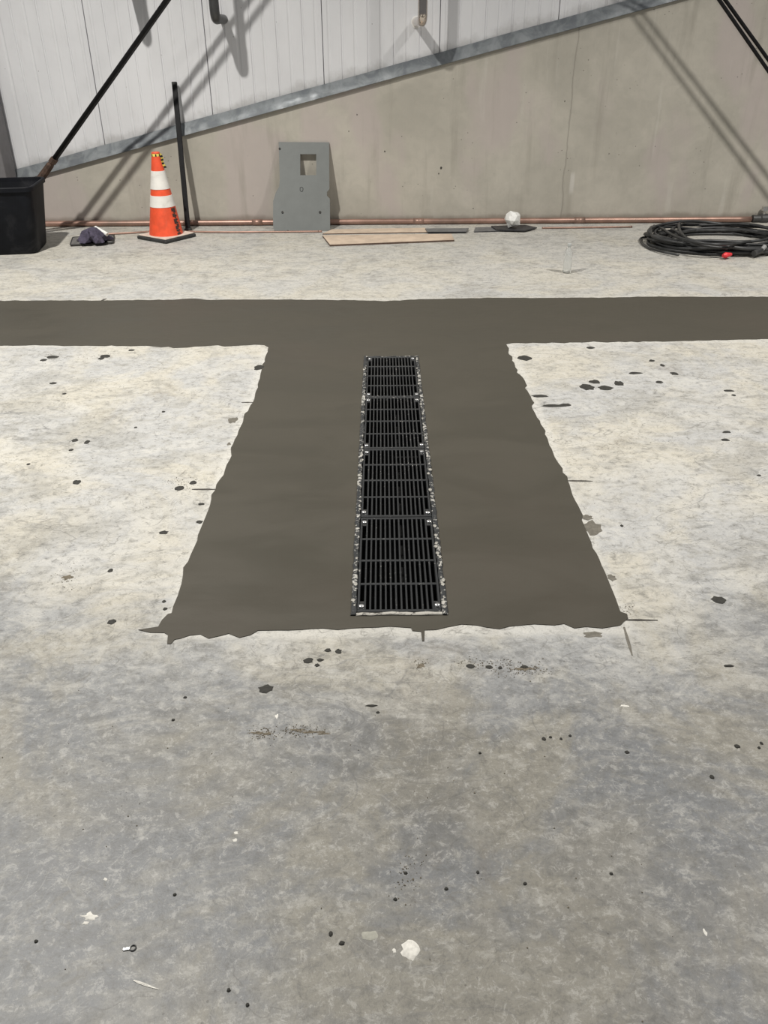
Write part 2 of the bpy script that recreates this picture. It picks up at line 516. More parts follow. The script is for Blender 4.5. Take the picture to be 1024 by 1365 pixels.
# ================================================================== the setting
XL, XR = -9.0, 9.0
HX0, HX1, HY0, HY1 = -0.108, 0.202, 2.112, 4.538         # hole for the drain
bm = fill_poly([[(XL, -3), (XR, -3), (XR, WALL_Y + 0.02), (XL, WALL_Y + 0.02)],
                [(HX0, HY0), (HX1, HY0), (HX1, HY1), (HX0, HY1)]], 0.0, -0.18)
floor = obj('floor', bm, M['floor'])
tag(floor, 'stained and dusty grey concrete slab floor around the dark patch', 'floor', kind='structure')

# poured wall with a sloping top
bm = bmesh.new()
pr = [(XL, 0), (XR, 0), (XR, slope(XR)), (XL + 4.2, slope(XL + 4.2)), (XL, slope(XL + 4.2))]
a = [bm.verts.new((x, WALL_Y, z)) for x, z in pr]
b = [bm.verts.new((x, WALL_Y + 0.25, z)) for x, z in pr]
bm.faces.new(a); bm.faces.new(b[::-1])
for i in range(5): bm.faces.new((a[i], b[i], b[(i + 1) % 5], a[(i + 1) % 5]))
wall = obj('wall_back', bm, M['wall'])
tag(wall, 'grey poured concrete wall with a sloping top under white metal cladding', 'wall', kind='structure')

# ribbed white metal panels, each its own sheet
PW = 1.028
TOP = 6.4
clad = empty('wall_cladding', (0, WALL_Y + 0.03, 0))
tag(clad, 'white ribbed metal wall panels above the sloping flashing', 'wall', kind='structure')


def zlow(x): return max(slope(x), slope(XL + 4.2)) + 0.035


def panel(x0):
    bm = bmesh.new()
    prof = [(x0 + 0.0015, 0.022), (x0 + 0.004, 0.0)]
    nr = 9
    p = PW / nr
    for i in range(nr):
        c = x0 + p * (i + 0.5)
        w = 0.010 if i % 2 else 0.016
        dpt = 0.008 if i % 2 else 0.005
        prof += [(c - w, 0.0), (c - w * 0.4, dpt), (c + w * 0.4, dpt), (c + w, 0.0)]
    prof += [(x0 + PW - 0.004, 0.0), (x0 + PW - 0.0015, 0.022)]
    lo = [bm.verts.new((x, y, zlow(x))) for x, y in prof]
    hi = [bm.verts.new((x, y, TOP)) for x, y in prof]
    for i in range(len(prof) - 1): bm.faces.new((lo[i], lo[i + 1], hi[i + 1], hi[i]))
    bl = [bm.verts.new((x, 0.06, zlow(x))) for x in (prof[0][0], prof[-1][0])]
    bh = [bm.verts.new((x, 0.06, TOP)) for x in (prof[0][0], prof[-1][0])]
    bm.faces.new((bl[1], bl[0], bh[0], bh[1]))
    bm.faces.new((bl[0], lo[0], hi[0], bh[0])); bm.faces.new((lo[-1], bl[1], bh[1], hi[-1]))
    bm.faces.new(hi + [bh[1], bh[0]]); bm.faces.new(lo[::-1] + [bl[0], bl[1]])
    return obj('metal_panel', bm, M['panel'], clad)


k = -6
while -2.568 + PW * k < XR - PW:
    panel(-2.568 + PW * k)
    k += 1
# dark backing seen in the joints
obj('joint_backing', mkbox(XL + 0.2, XR - 0.3, 0.062, 0.12, slope(XR), TOP), M['dark_sheet'], clad)

# galvanised flashing along the slope, lapped lengths
flash = empty('trim_1', (0, WALL_Y, 0))
tag(flash, 'galvanised metal flashing running up the slope between concrete and cladding', 'flashing', kind='structure')
joints = [-4.75, -3.62, -2.575, -1.535, 0.14, 1.45, 2.32, 3.9, 5.4, 6.9, 8.4]
for j in range(len(joints) - 1):
    x0, x1 = joints[j] - 0.012, joints[j + 1] + 0.012
    bm = bmesh.new()
    n = max(8, int((x1 - x0) / 0.06))
    rows = []
    lift = 0.0015 * (j % 2)
    for i in range(n + 1):
        x = x0 + (x1 - x0) * i / n
        s = slope(x)
        w1 = 0.006 * math.sin(x * 7.1 + j) + 0.004 * math.sin(x * 17.3)
        w2 = 0.005 * math.sin(x * 5.3 + 2 * j)
        if x < -2.0: w1 *= 1.7; w2 *= 1.9
        prof = [(0.024, s + 0.100 + 0.3 * w2), (0.012 - lift, s + 0.094 + 0.3 * w2), (-0.006 - lift + w1 * 0.5, s + 0.055 + w2),
                (-0.022 - lift + w1 * 0.5, s + 0.042 + w2), (-0.030 - lift, s + 0.010), (-0.034 - lift, s + 0.001), (-0.002, s - 0.004)]
        rows.append([bm.verts.new((x, y, z)) for y, z in prof])
    for i in range(n):
        for q in range(len(rows[0]) - 1):
            bm.faces.new((rows[i][q], rows[i + 1][q], rows[i + 1][q + 1], rows[i][q + 1]))
    bmesh.ops.solidify(bm, geom=bm.faces[:], thickness=0.0012)
    auto_smooth(obj('flashing_length', bm, M['galv'], flash), 50)

# blow holes in the concrete face
for px, py, r_ in [(588, 224, 0.016), (585, 231.5, 0.009), (513, 202, 0.010), (465, 175, 0.007), (476, 153, 0.007), (753, 135, 0.008), (631, 278, 0.007), (812, 205, 0.006), (160, 240, 0.006)]:
    c = wl(px, py, WALL_Y)
    bm = bmesh.new()
    bmesh.ops.create_icosphere(bm, subdivisions=1, radius=r_)
    for v in bm.verts: v.co = Vector((v.co.x * 0.7 * random.uniform(.8, 1.2), v.co.y * 0.12, v.co.z * random.uniform(.8, 1.2)))
    o = obj('blow_hole', bm, M['cut'], wall)
    o.location = (c.x, WALL_Y, c.z)

# steel column at the left edge
px_col = wl(13, 235, 8.1).x
bm = bmesh.new()
box(bm, px_col - 0.26, px_col, 8.02, 8.25, 0.0, 6.2, 0.006)
col_o = obj('steel_column', bm, M['column'])
tag(col_o, 'dark grey steel column standing behind the black bin at the left edge', 'column')

# ================================================================== fresh concrete patch (T shape)
OUT = [(0, 401), (100, 401), (135, 401), (232, 400), (245, 398.7), (262, 398.3), (275, 400), (388, 399.5), (500, 401), (512, 402),
       (560, 399), (640, 398), (650, 397), (720, 397.5), (840, 396.5), (850, 395.7), (1023, 396)]
BR = [(1023, 452), (900, 455), (800, 456), (720, 457.5), (683, 457.5), (675, 459), (687, 490), (701, 511), (703, 521), (709, 533), (709, 541),
      (716, 557), (724, 570), (731, 589), (737, 603), (744, 617), (750, 625), (757, 641), (761, 653), (767, 668), (773.5, 680), (779, 701),
      (784.5, 715), (790, 731), (799, 746), (806, 762), (812, 777), (817, 789), (821, 799), (827, 816), (836, 819), (837, 825), (832, 829),
      (827, 834), (803, 838), (781, 836), (766, 838), (752, 832), (739, 834), (712, 832.5), (695, 834), (679, 835.5), (666, 839), (649.5, 837),
      (636, 834), (596, 836.5), (566, 840.5), (565.5, 855), (563, 855), (561.5, 842.5), (550, 841.5), (548, 837.5), (520, 835.5), (469, 838),
      (450, 840), (431, 838), (400, 840), (370, 840.6), (344, 841), (334, 847), (319, 850.6), (305, 845), (294, 848), (278, 851.6), (267, 846),
      (253, 847.5), (240.6, 851.6), (233, 853), (228, 858.7), (223, 858.7), (224, 847), (219, 844), (200, 843.7), (184.5, 840), (211, 836),
      (216, 827), (224, 819), (229, 818), (231, 809), (237, 795), (242, 779), (244.5, 757), (254, 741), (260, 728), (264, 714), (269, 702), (274, 690),
      (278, 680), (282, 660), (293, 640), (300, 627), (306, 614), (311, 592), (318, 575), (324, 563), (326, 552), (337, 537), (344, 517),
      (347, 501), (350, 486), (355, 473), (358, 463), (352, 460), (340, 459.5), (310, 461.5), (280, 461), (250, 463.5), (215, 463), (195, 461),
      (180, 461.5), (100, 461), (85, 461.5), (70, 460.5), (0, 461)]


def ragged(pts, amp=0.006):
    out = []
    for i in range(len(pts) - 1):
        a, b = pts[i], pts[i + 1]
        L = (b - a).length
        n = max(1, int(L / 0.035))
        nrm = Vector((-(b - a).y, (b - a).x, 0)) / max(L, 1e-6)
        for q in range(n):
            t = q / n
            j = random.gauss(0, amp) if q else 0
            out.append(a.lerp(b, t) + nrm * j)
    out.append(pts[-1])
    return out


far = [Vector((XL + 0.1, 5.72, 0)), Vector((-5, 5.71, 0))] + [fl(*p) for p in OUT] + [Vector((5, 5.71, 0)), Vector((XR - 0.1, 5.72, 0))]
near = [Vector((XR - 0.1, 4.83, 0)), Vector((5, 4.82, 0))] + [fl(*p) for p in BR] + [Vector((-5, 4.78, 0)), Vector((XL + 0.1, 4.77, 0))]
outer = ragged(far, 0.004) + ragged(near, 0.0045)
g = -0.001
bm = fill_poly([[(p.x, p.y) for p in outer], [(HX0 - g, HY0 - g), (HX1 + g, HY0 - g), (HX1 + g, HY1 + g), (HX0 - g, HY1 + g)]], 0.0025, 0.0)
patch = obj('concrete_patch', bm, M['patch'])
tag(patch, 'dark freshly poured concrete strip in a T shape around the floor drain', 'concrete patch')

# overspill splotches on the slab and drips of wet concrete: small low mounds lying on the floor
def blob(cx, cy, w, h, mat, name='wet_concrete_spot', z=0.0025, seg=13, jag=0.2):
    c = fl(cx, cy)
    e = fl(cx + w / 2, cy); v = fl(cx, cy - h / 2)
    rx = max(0.004, (e - c).length); ry = max(0.004, (v - c).length)
    bm = bmesh.new()
    rad = [1 + random.uniform(-jag, jag) for _ in range(seg)]
    o_ = [bm.verts.new((rx * rad[i] * math.cos(2 * PI * i / seg), ry * rad[i] * math.sin(2 * PI * i / seg), 0.0002)) for i in range(seg)]
    m_ = [bm.verts.new((u.co.x * 0.8, u.co.y * 0.8, z)) for u in o_]
    t = bm.verts.new((0, 0, z * 1.25))
    for i in range(seg):
        j = (i + 1) % seg
        bm.faces.new((o_[i], o_[j], m_[j], m_[i])); bm.faces.new((m_[i], m_[j], t))
    o = obj(name, bm, mat, floor, smooth=True)
    o.location = (c.x, c.y, 0)
    return o


SP = [(699, 477, 19, 7), (783, 516, 20, 8), (793, 509, 16, 5), (807, 517, 20, 6), (825, 511, 14, 6), (879, 509.5, 11, 3), (847, 497.5, 20, 3),
      (899, 498, 10, 4), (787, 463.5, 12, 3), (972, 521, 14, 2.5), (978, 527, 6, 2), (720, 528, 22, 3.5), (738, 541, 34, 3.5), (754, 540, 16, 4),
      (969, 576, 12, 2.5), (967, 586.5, 12, 3), (959, 800, 20, 10), (829, 701, 4, 3), (869, 481, 8, 3), (883, 487, 6, 3), (1012, 634, 6, 2),
      (71, 511, 10, 2.5), (100, 587, 8, 4), (116, 589.5, 7, 5), (95, 600, 6, 2.5), (102, 643, 11, 6), (239, 651, 12, 6), (258, 643.5, 10, 5),
      (149, 829, 13, 6), (147, 761, 7, 5), (218, 710, 12, 5), (346, 490, 14, 7), (218, 549, 5, 2), (181, 570, 4, 2), (70, 476, 16, 3.5),
      (58, 480, 8, 3), (140, 475, 14, 4), (135, 478, 8, 3), (175, 467, 9, 2), (86, 525, 6, 2), (38, 619, 5, 2), (269, 672, 9, 3), (266, 696, 9, 4),
      (219, 802, 6, 3), (220, 812, 6, 4), (355, 918, 20, 11), (411, 881, 13, 8), (437, 867, 9, 5), (451, 868.5, 9, 6.5), (423, 887, 7, 4.5),
      (427, 880, 10, 4), (247, 930, 5, 3), (231, 960, 5, 3), (725, 985, 5.5, 5), (734, 983, 3, 3), (748, 985, 3, 3), (760, 981, 3, 3), (836, 1003, 6, 4),
      (983, 995, 7, 5), (1015, 991, 4, 4), (949, 1036, 6, 5), (1012, 997, 3, 3), (627, 888, 13, 6), (652, 889.5, 10, 5), (667, 890.5, 6, 4), (699, 889, 11, 4),
      (441, 1245, 5, 7), (456, 1257.5, 8, 6), (504, 950, 5, 3), (496, 941, 16, 2), (972, 888, 14, 3), (700, 1178, 3, 3), (527, 1199, 3, 3), (48, 1255, 3, 3),
      (305, 1320, 3, 3), (330, 1340, 4, 3), (233, 1193, 3, 3), (541, 1164, 3, 3), (595, 1185, 3, 3), (637, 1163, 3, 3), (815, 1165, 3, 2.5), (640, 1004, 3, 2)]
for s in SP: blob(*s, M['spot'])
for s in [(790, 704, 24, 18), (783, 690, 14, 8), (815, 770, 12, 9), (310, 560, 12, 8), (305, 592, 6, 4), (790, 846, 26, 8)]: blob(*s, M['spot_pale'], 'damp_stain', 0.0012, 15, 0.3)
M['dirt'] = mat_simple('brown_dirt', (0.13, 0.112, 0.085), 0.9, 0, 0.35, 140, spec=0.2)
for s in [(344, 977, 22, 3), (357, 978, 12, 4), (397, 973, 24, 3), (414, 976, 34, 4), (432, 978, 14, 3), (699, 892, 30, 3), (560, 888, 9, 7), (90, 770, 12, 7)]:
    blob(*s, M['dirt'], 'dirt_smear', 0.0007, 21, 0.55)
blob(546, 1267, 23, 23, M['chip'], 'plaster_fleck', 0.002, 15, 0.28)
blob(493, 1247, 24, 13, M['pale'], 'plaster_fleck', 0.001)
blob(120, 1222, 22, 10, M['chip'], 'plaster_fleck', 0.0015, 15, 0.5)
for s in [(832, 941, 13, 3), (369, 955, 4, 6), (114, 1231, 9, 4), (315, 1110, 6, 4), (313, 1120, 6, 3), (526, 1268, 6, 6), (940, 1243, 4, 8), (141, 1172, 7, 4)]:
    blob(*s, M['chip'], 'plaster_fleck', 0.001, 9, 0.4)


def strip(p0, p1, w, mat, name, zz=0.0012):
    a, b = fl(*p0), fl(*p1)
    d = (b - a); L = d.length
    bm = bmesh.new()
    n = 8
    up, dn = [], []
    for i in range(n + 1):
        t = i / n
        ww = w * (0.35 + 0.65 * math.sin(PI * min(1, max(0.06, t * 0.9 + 0.1)))) * random.uniform(0.75, 1.1)
        up.append(bm.verts.new((L * (t - 0.5), ww / 2, zz))); dn.append(bm.verts.new((L * (t - 0.5), -ww / 2, zz)))
    for i in range(n): bm.faces.new((dn[i], dn[i + 1], up[i + 1], up[i]))
    ex = bmesh.ops.extrude_face_region(bm, geom=bm.faces[:])
    for v in ex['geom']:
        if isinstance(v, bmesh.types.BMVert): v.co.z = 0.0001
    o = obj(name, bm, mat, floor)
    o.location = (a + b) / 2
    o.rotation_euler = (0, 0, math.atan2(d.y, d.x))
    return o


strip((256, 652.5), (292, 652.5), 0.012, M['cut'], 'saw_cut')
strip((757, 641), (790, 641.5), 0.012, M['cut'], 'saw_cut')
strip((832, 826.5), (877, 827), 0.010, M['cut'], 'saw_cut')
strip((832, 836), (843, 874), 0.010, M['spot_pale'], 'saw_cut')
strip((322, 536.5), (338, 536.5), 0.012, M['cut'], 'saw_cut')
strip((135, 401), (142, 398), 0.02, M['cut'], 'saw_cut')
strip((178, 1307), (204, 1316), 0.004, M['chip'], 'scratch')
strip((182, 1310), (212, 1319), 0.003, M['chip'], 'scratch')
strip((700, 580), (718, 560), 0.004, M['pale'], 'scratch')

# crumbs of dirt lying on the slab, far too many and small to pick up singly
bm = bmesh.new()
def crumbs(cx, cy, sx, sy, n, r0=0.0006, r1=0.0022):
    for _ in range(int(n * 1.6)):
        p = fl(cx + random.gauss(0, sx), cy + random.gauss(0, sy))
        r = random.uniform(r0, r1)
        mt = Matrix.Translation((p.x, p.y, r * 0.5)) @ Matrix.Rotation(random.uniform(0, 6), 4, 'Z') @ Matrix.Diagonal((1, random.uniform(.6, 1), .6, 1))
        bmesh.ops.create_icosphere(bm, subdivisions=1, radius=r, matrix=mt)
for a in [(350, 977, 12, 5, 70), (405, 974, 16, 4, 80), (640, 884, 20, 4, 60), (690, 892, 18, 6, 80), (715, 893, 10, 5, 30), (545, 1165, 12, 18, 40),
          (90, 770, 14, 9, 40), (245, 645, 12, 5, 50), (130, 475, 12, 3, 40), (65, 474, 14, 3, 40), (880, 315, 14, 3, 60), (835, 325, 14, 6, 40),
          (835, 812, 5, 4, 20), (560, 885, 6, 6, 24), (300, 1000, 200, 60, 20), (600, 1150, 250, 90, 26), (560, 320, 200, 6, 50), (150, 560, 90, 60, 30), (850, 560, 90, 70, 30)]:
    crumbs(*a)
o = obj('dirt_crumbs', bm, M['crumb'])
tag(o, 'fine dark dirt crumbs scattered on the slab floor', 'dirt', kind='stuff')

# ================================================================== trench drain
CX = (HX0 + HX1) / 2
ch = empty('drain_channel', (CX, (HY0 + HY1) / 2, 0))
tag(ch, 'dark trench drain channel with splattered iron edge rails set in the patch', 'drain')
hw, hl = (HX1 - HX0) / 2, (HY1 - HY0) / 2
obj('channel_wall', mkbox(-hw, -hw + 0.02, -hl + 0.012, hl - 0.012, -0.34, -0.028), M['channel'], ch)
obj('channel_wall', mkbox(hw - 0.02, hw, -hl + 0.012, hl - 0.012, -0.34, -0.028), M['channel'], ch)
obj('channel_wall', mkbox(-hw, hw, -hl, -hl + 0.012, -0.34, -0.028), M['channel'], ch)
obj('channel_wall', mkbox(-hw, hw, hl - 0.012, hl, -0.34, -0.028), M['channel'], ch)
obj('channel_floor', mkbox(-hw, hw, -hl, hl, -0.36, -0.34), M['channel'], ch)
RW = 0.017


def rough_rail(L, w, z0, z1, along):
    bm = bmesh.new()
    n = max(6, int(L / 0.022))
    rows = []
    for i in range(n + 1):
        t = -L / 2 + L * i / n
        j1, j2 = random.uniform(-.0022, .0022), random.uniform(-.0028, .0028)
        zz = z1 + random.uniform(-0.001, 0.0022)
        pr = [(-w / 2 + j1, z0), (-w / 2 + j1, zz - .002), (-w / 2 + .003 + j1, zz), (w / 2 - .003 + j2, zz + random.uniform(-.001, .001)), (w / 2 + j2, zz - .002), (w / 2 + j2, z0)]
        rows.append([bm.verts.new((u, t, z) if along == 'y' else (t, u, z)) for u, z in pr])
    for i in range(n):
        for q in range(6):
            bm.faces.new((rows[i][q], rows[i][(q + 1) % 6], rows[i + 1][(q + 1) % 6], rows[i + 1][q]))
    bm.faces.new(rows[0]); bm.faces.new(rows[-1][::-1])
    return bm


for s in (-1, 1):
    o = obj('edge_rail', rough_rail(2 * hl, RW, -0.028, 0.0075, 'y'), M['rail'], ch)
    o.location = (s * (hw - RW / 2 + 0.001), 0, 0)
o = obj('end_lip', rough_rail(2 * hw - 2 * RW, 0.014, -0.028, 0.007, 'x'), M['lip'], ch); o.location = (0, -hl + 0.007, 0)
o = obj('end_lip', rough_rail(2 * hw - 2 * RW, 0.010, -0.028, 0.006, 'x'), M['rail'], ch); o.location = (0, hl - 0.005, 0)
# mortar lumps stuck on the rails
for s, n in ((-1, 16), (1, 34)):
    for i in range(n):
        bm = bmesh.new()
        r = random.uniform(0.003, 0.0085)
        bmesh.ops.create_icosphere(bm, subdivisions=1, radius=r)
        for v in bm.verts:
            v.co *= random.uniform(0.75, 1.2); v.co.z *= 0.5; v.co.y *= 1.5
        o = obj('mortar_lump', bm, M['gravel'], ch)
        o.location = (s * (hw - RW * random.uniform(0.1, 0.9)), random.uniform(-hl, hl) if i % 3 else random.uniform(-hl, -hl * 0.1), 0.008)

GW = 2 * (hw - RW) - 0.004
GL = (2 * hl - 0.026) / 4
NS = 15
side = 0.008
pitch = (GW - 2 * side) / NS
bar_w = pitch * 0.36
end_w = 0.013
x_bars = [-(GW / 2) + side + pitch * i for i in range(1, NS)]
ins_len = GL - 0.005
me_slat = None
desc = ['lowest iron grate of the drain, nearest the camera with a pale mortar lip',
        'second iron drain grate from the camera, streaked with pale mortar splashes',
        'third iron drain grate from the camera, darkest and cleanest of the four',
        'farthest iron drain grate, next to the cross strip of dark concrete']


def grate(idx):
    g = empty('drain_grate', (CX, HY0 + 0.014 + GL * (idx + 0.5), 0))
    tag(g, desc[idx], 'grate', 'iron grates in a row along the trench drain')
    L2 = ins_len / 2
    zt, zb = 0.006, -0.022
    global me_slat
    for s in (-1, 1):
        obj('end_bar', mkbox(-GW / 2, GW / 2, s * L2 - (end_w if s > 0 else 0), s * L2 + (0 if s > 0 else end_w), zb, zt, 0.0015), M['iron'], g)
        obj('side_bar', mkbox(s * GW / 2 - (side if s > 0 else 0), s * GW / 2 + (0 if s > 0 else side), -L2 + end_w, L2 - end_w, zb, zt, 0.0012), M['iron'], g)
    for i, x in enumerate(x_bars):
        if me_slat is None:
            o = obj('slat', mkbox(-bar_w / 2, bar_w / 2, -L2 + end_w - 0.001, L2 - end_w + 0.001, zb, zt - 0.0005, 0.0013), M['iron'], g)
            me_slat = o.data
        else:
            o = obj('slat', me_slat, None, g)
        o.location = (x, 0, 0)
    inner = ins_len - 2 * end_w
    for q in (1, 2, 3):
        y = -L2 + end_w + inner * q / 4
        obj('cross_bar', mkbox(-GW / 2 + side, GW / 2 - side, y - 0.006, y + 0.006, zb, zt, 0.0012), M['iron'], g)
    for sx in (-1, 1):
        for sy in (-1, 1):
            cxp, cyp = sx * (GW / 2 - side - pitch * 0.45), sy * (L2 - end_w - 0.020)
            p = obj('bolt_pad', mkbox(-pitch * 0.62, pitch * 0.62, -0.026, 0.022, zb, zt - 0.003, 0.0015), M['iron'], g)
            p.location = (cxp, cyp, 0)
            bm = bmesh.new()
            lathe(bm, [(0.0095, zt - 0.0032), (0.0095, zt + 0.001), (0.0075, zt + 0.003), (0.002, zt + 0.0042)], 12, caps=True)
            bo = obj('bolt', bm, M['bolt'], p, smooth=True)
            bo.location = (0.001 * random.uniform(-2, 2) + sx * 0.003, random.uniform(-.004, .004), 0)
            obj('notch', mkbox(-0.010, 0.010, sy * -0.021 - 0.0045, sy * -0.021 + 0.0045, zt - 0.0028, zt - 0.0022), M['channel'], p)


for i in range(4): grate(i)

# ================================================================== brace rods with turnbuckle
def rod(p0, p1, s, r, label, extra=False, top=5.9):
    y = WALL_Y - s
    a, b = wl(*p0, y), wl(*p1, y)
    d = (b - a).normalized()
    t_hi = (top - a.z) / d.z
    t_lo = (0.30 - a.z) / d.z if not extra else 0.0
    A, B = a + d * t_lo, a + d * t_hi
    root = empty('brace_rod', A)
    tag(root, label, 'brace rod', 'black steel brace rods crossing in front of the wall')
    obj('rod', tube(bmesh.new(), [Vector((0, 0, 0)), B - A], r, 12), M['black_pipe'], root, smooth=True)
    if extra:
        q = [Vector((0, 0, 0)) - d * 0.42, -d * 0.40, -d * 0.02, d * 0.10, d * 0.13]
        obj('turnbuckle', tube(bmesh.new(), q, [0.012, 0.026, 0.030, 0.028, 0.018], 8), M['rust'], root)
        obj('lock_nut', tube(bmesh.new(), [d * 0.13, d * 0.175], 0.030, 6), M['rust'], root)
    return root


rod((59.5, 232), (224, 0), 0.448, 0.019, 'black brace rod rising from the bin, rear one of the left pair', True)
rod((57.5, 232), (222, 0), 0.548, 0.019, 'black brace rod rising from the bin, front one of the left pair', True)
rod((959, 0), (1022, 91), 0.453, 0.0145, 'lower left rod of the two black brace rods at the top right corner', top=3.95)
rod((967, 0), (1024, 79), 0.425, 0.0145, 'upper right rod of the two black brace rods at the top right corner', top=3.95)

# ================================================================== pipes turning into the wall
def wall_pipe(ex, ez, s, r, label, mat, matf, wx=None, collar=None, name='downpipe'):
    y = WALL_Y - s
    root = empty(name, (ex, y, ez))
    tag(root, label, 'pipe', 'pipes turning into the cladding')
    R = r * 1.7
    wx = ex if wx is None else wx
    obj('pipe', tube(bmesh.new(), [(0, 0, R + r * 3.2), (0, 0, 5.2 - ez)], r, 16), mat, root, smooth=False).data
    auto_smooth(root.children[0])
    dirw = Vector((wx - ex, s + 0.03, 0)).normalized()
    pts = [Vector((0, 0, R + r * 3.4)), Vector((0, 0, R + r * 1.0))]
    pts += [Vector((0, 0, R)) + dirw * R + (-dirw * math.cos(t) + Vector((0, 0, -1)) * math.sin(t)) * R for t in [PI / 2 * i / 8 for i in range(9)]]
    pts += [pts[-1] + dirw * r * 1.2]
    o = obj('elbow', tube(bmesh.new(), pts, r * 1.12, 16), matf, root); auto_smooth(o, 40)
    end = pts[-1]
    L = (s + 0.035) / max(dirw.y, 0.2) - end.length
    o = obj('stub', tube(bmesh.new(), [end - dirw * 0.005, dirw * ((s + 0.04) / dirw.y)], r, 16), matf, root); auto_smooth(o, 40)
    if collar:
        c = dirw * (s / dirw.y)
        bm = bmesh.new()
        tube(bm, [c + Vector((0, 0.02, 0)), c + Vector((0, 0.034, 0))], collar, 20)
        obj('sealant_ring', bm, M['sealant'], root)
    return root


p = wl(287, 24, WALL_Y - 0.39)
wall_pipe(p.x, p.z - 0.005, 0.39, 0.036, 'dark grey pipe with an elbow turning into the white cladding', M['black_pipe'], M['grey_pipe'])
p = wl(160, -17, WALL_Y - 0.39)
wall_pipe(p.x, p.z, 0.39, 0.036, 'dark grey pipe just above the picture casting a shadow by the brace rod', M['black_pipe'], M['grey_pipe'])
p = wl(563.5, 25, WALL_Y - 0.35)
wall_pipe(p.x, p.z - 0.02, 0.35, 0.036, 'thin bronze tube bent into the wall through a white sealant ring', M['bronze'], M['bronze'], wl(555, 27, WALL_Y).x, 0.048)

# ================================================================== black stick leaning on the wall
a = fl(251, 308.5); b = wl(232.5, 110, WALL_Y - 0.005)
a.z = 0.0
d = (b - a)
root = empty('steel_tube', a)
tag(root, 'thin black square tube leaning on the wall behind the traffic cone', 'tube')
ang = math.atan2(d.y, d.z)
mt = d.to_track_quat('Z', 'Y').to_matrix().to_4x4()
bm = mkbox(-0.022, 0.022, -0.016, 0.016, 0.012, d.length, 0.003, mt)
obj('shaft', bm, M['black_pipe'], root)
obj('end_cap', mkbox(-0.023, 0.023, -0.017, 0.017, d.length - 0.02, d.length + 0.004, 0.003, mt), M['rubber_base'], root)
obj('foot', mkbox(-0.03, 0.03, -0.03, 0.03, 0.0, 0.03, 0.004), M['rubber_base'], root)

# ================================================================== traffic cone
cone = empty('traffic_cone', (-1.957, 7.74, 0), math.radians(-35))
tag(cone, 'orange traffic cone with two white collars and a black square base', 'traffic cone')
obj('base', mkbox(-0.19, 0.19, -0.185, 0.185, 0.0, 0.030, 0.008), M['rubber_base'], cone)
bm = bmesh.new()
lathe(bm, [(0.185, 0.0), (0.16, 0.004), (0.15, 0.006)], 4)
obj('base_top', mkbox(-0.178, 0.178, -0.173, 0.173, 0.0302, 0.040, 0.007), M['base_top'], cone)


def cr(z): return 0.150 + (0.034 - 0.150) * (z - 0.04) / (0.715 - 0.04)


def cband(name, z0, z1, off, mat, n=6):
    bm = bmesh.new()
    zs = [z0 + (z1 - z0) * i / n for i in range(n + 1)]
    pr = [(cr(z0) - 0.006, z0)] + [(cr(z) + off, z) for z in zs] + [(cr(z1) - 0.006, z1)]
    lathe(bm, pr, 40)
    return auto_smooth(obj(name, bm, mat, cone), 50)


cband('body', 0.04, 0.715, 0.0, M['orange'])
obj('tip_ring', lathe(bmesh.new(), [(0.034, 0.705), (0.036, 0.712), (0.034, 0.720), (0.026, 0.720), (0.024, 0.70)], 24), M['orange'], cone, smooth=True)
cband('reflective_collar', 0.278, 0.372, 0.003, M['collar'])
cband('reflective_collar', 0.425, 0.572, 0.003, M['collar'])
# worn black stencilled marks climbing the right flank, lying on the cone skin
def cpatch(bm, t0, t1, z0, z1, off=0.0015, n=3):
    rows = []
    for i in range(n + 1):
        t = t0 + (t1 - t0) * i / n
        rows.append([bm.verts.new(((cr(z) + off) * math.cos(t), (cr(z) + off) * math.sin(t), z)) for z in (z0, z1)])
    for i in range(n): bm.faces.new((rows[i][0], rows[i + 1][0], rows[i + 1][1], rows[i][1]))


t0 = math.radians(-26 + 35)
GL_ = [['111', '111', '011'], ['110', '111', '010'], ['111', '110', '111'], ['011', '111', '110'], ['111', '010', '111']]   # worn, not readable
zc = 0.268
for li, gph in enumerate(GL_):
    bm = bmesh.new()
    for r_ in range(3):
        for c_ in range(3):
            if gph[r_][c_] == '1':
                w = 0.46 - 0.03 * li
                cpatch(bm, t0 - w / 2 + w / 3 * c_, t0 - w / 2 + w / 3 * (c_ + 1), zc - 0.0138 * (r_ + 1), zc - 0.0138 * r_)
    obj('stencil_mark', bm, M['stencil'], cone)
    zc -= 0.0455
# scrap of yellow and black barrier tape tied round the tip
bm = bmesh.new()
lathe(bm, [(0.0385, 0.685), (0.0395, 0.695), (0.0385, 0.708)], 28)
tp = obj('barrier_tape', bm, M['tape'], cone)
bm = bmesh.new()
for i in range(7):
    t = 2 * PI * i / 7
    for dz in (0,):
        rows = []
        for k_ in range(3):
            tt = t + 0.14 * k_
            rows.append([bm.verts.new((0.0402 * math.cos(tt), 0.0402 * math.sin(tt), z)) for z in (0.687, 0.706)])
        for k_ in range(2): bm.faces.new((rows[k_][0], rows[k_ + 1][0], rows[k_ + 1][1], rows[k_][1]))
obj('tape_print', bm, M['tape_black'], tp)
dr = math.radians(-8 + 35)
bm = bmesh.new(); bm2 = bmesh.new()
rows = []
for i in range(9):
    q = i / 8
    rad = 0.036 + 0.034 * q + 0.006 * math.sin(q * 7)
    z = 0.708 - 0.115 * q
    c = Vector((rad * math.cos(dr), rad * math.sin(dr), z))
    tv = Vector((math.cos(dr) * 0.5 - math.sin(dr) * 0.8, math.sin(dr) * 0.5 + math.cos(dr) * 0.8, 0.1)).normalized() * 0.013
    rows.append((c - tv, c + tv))
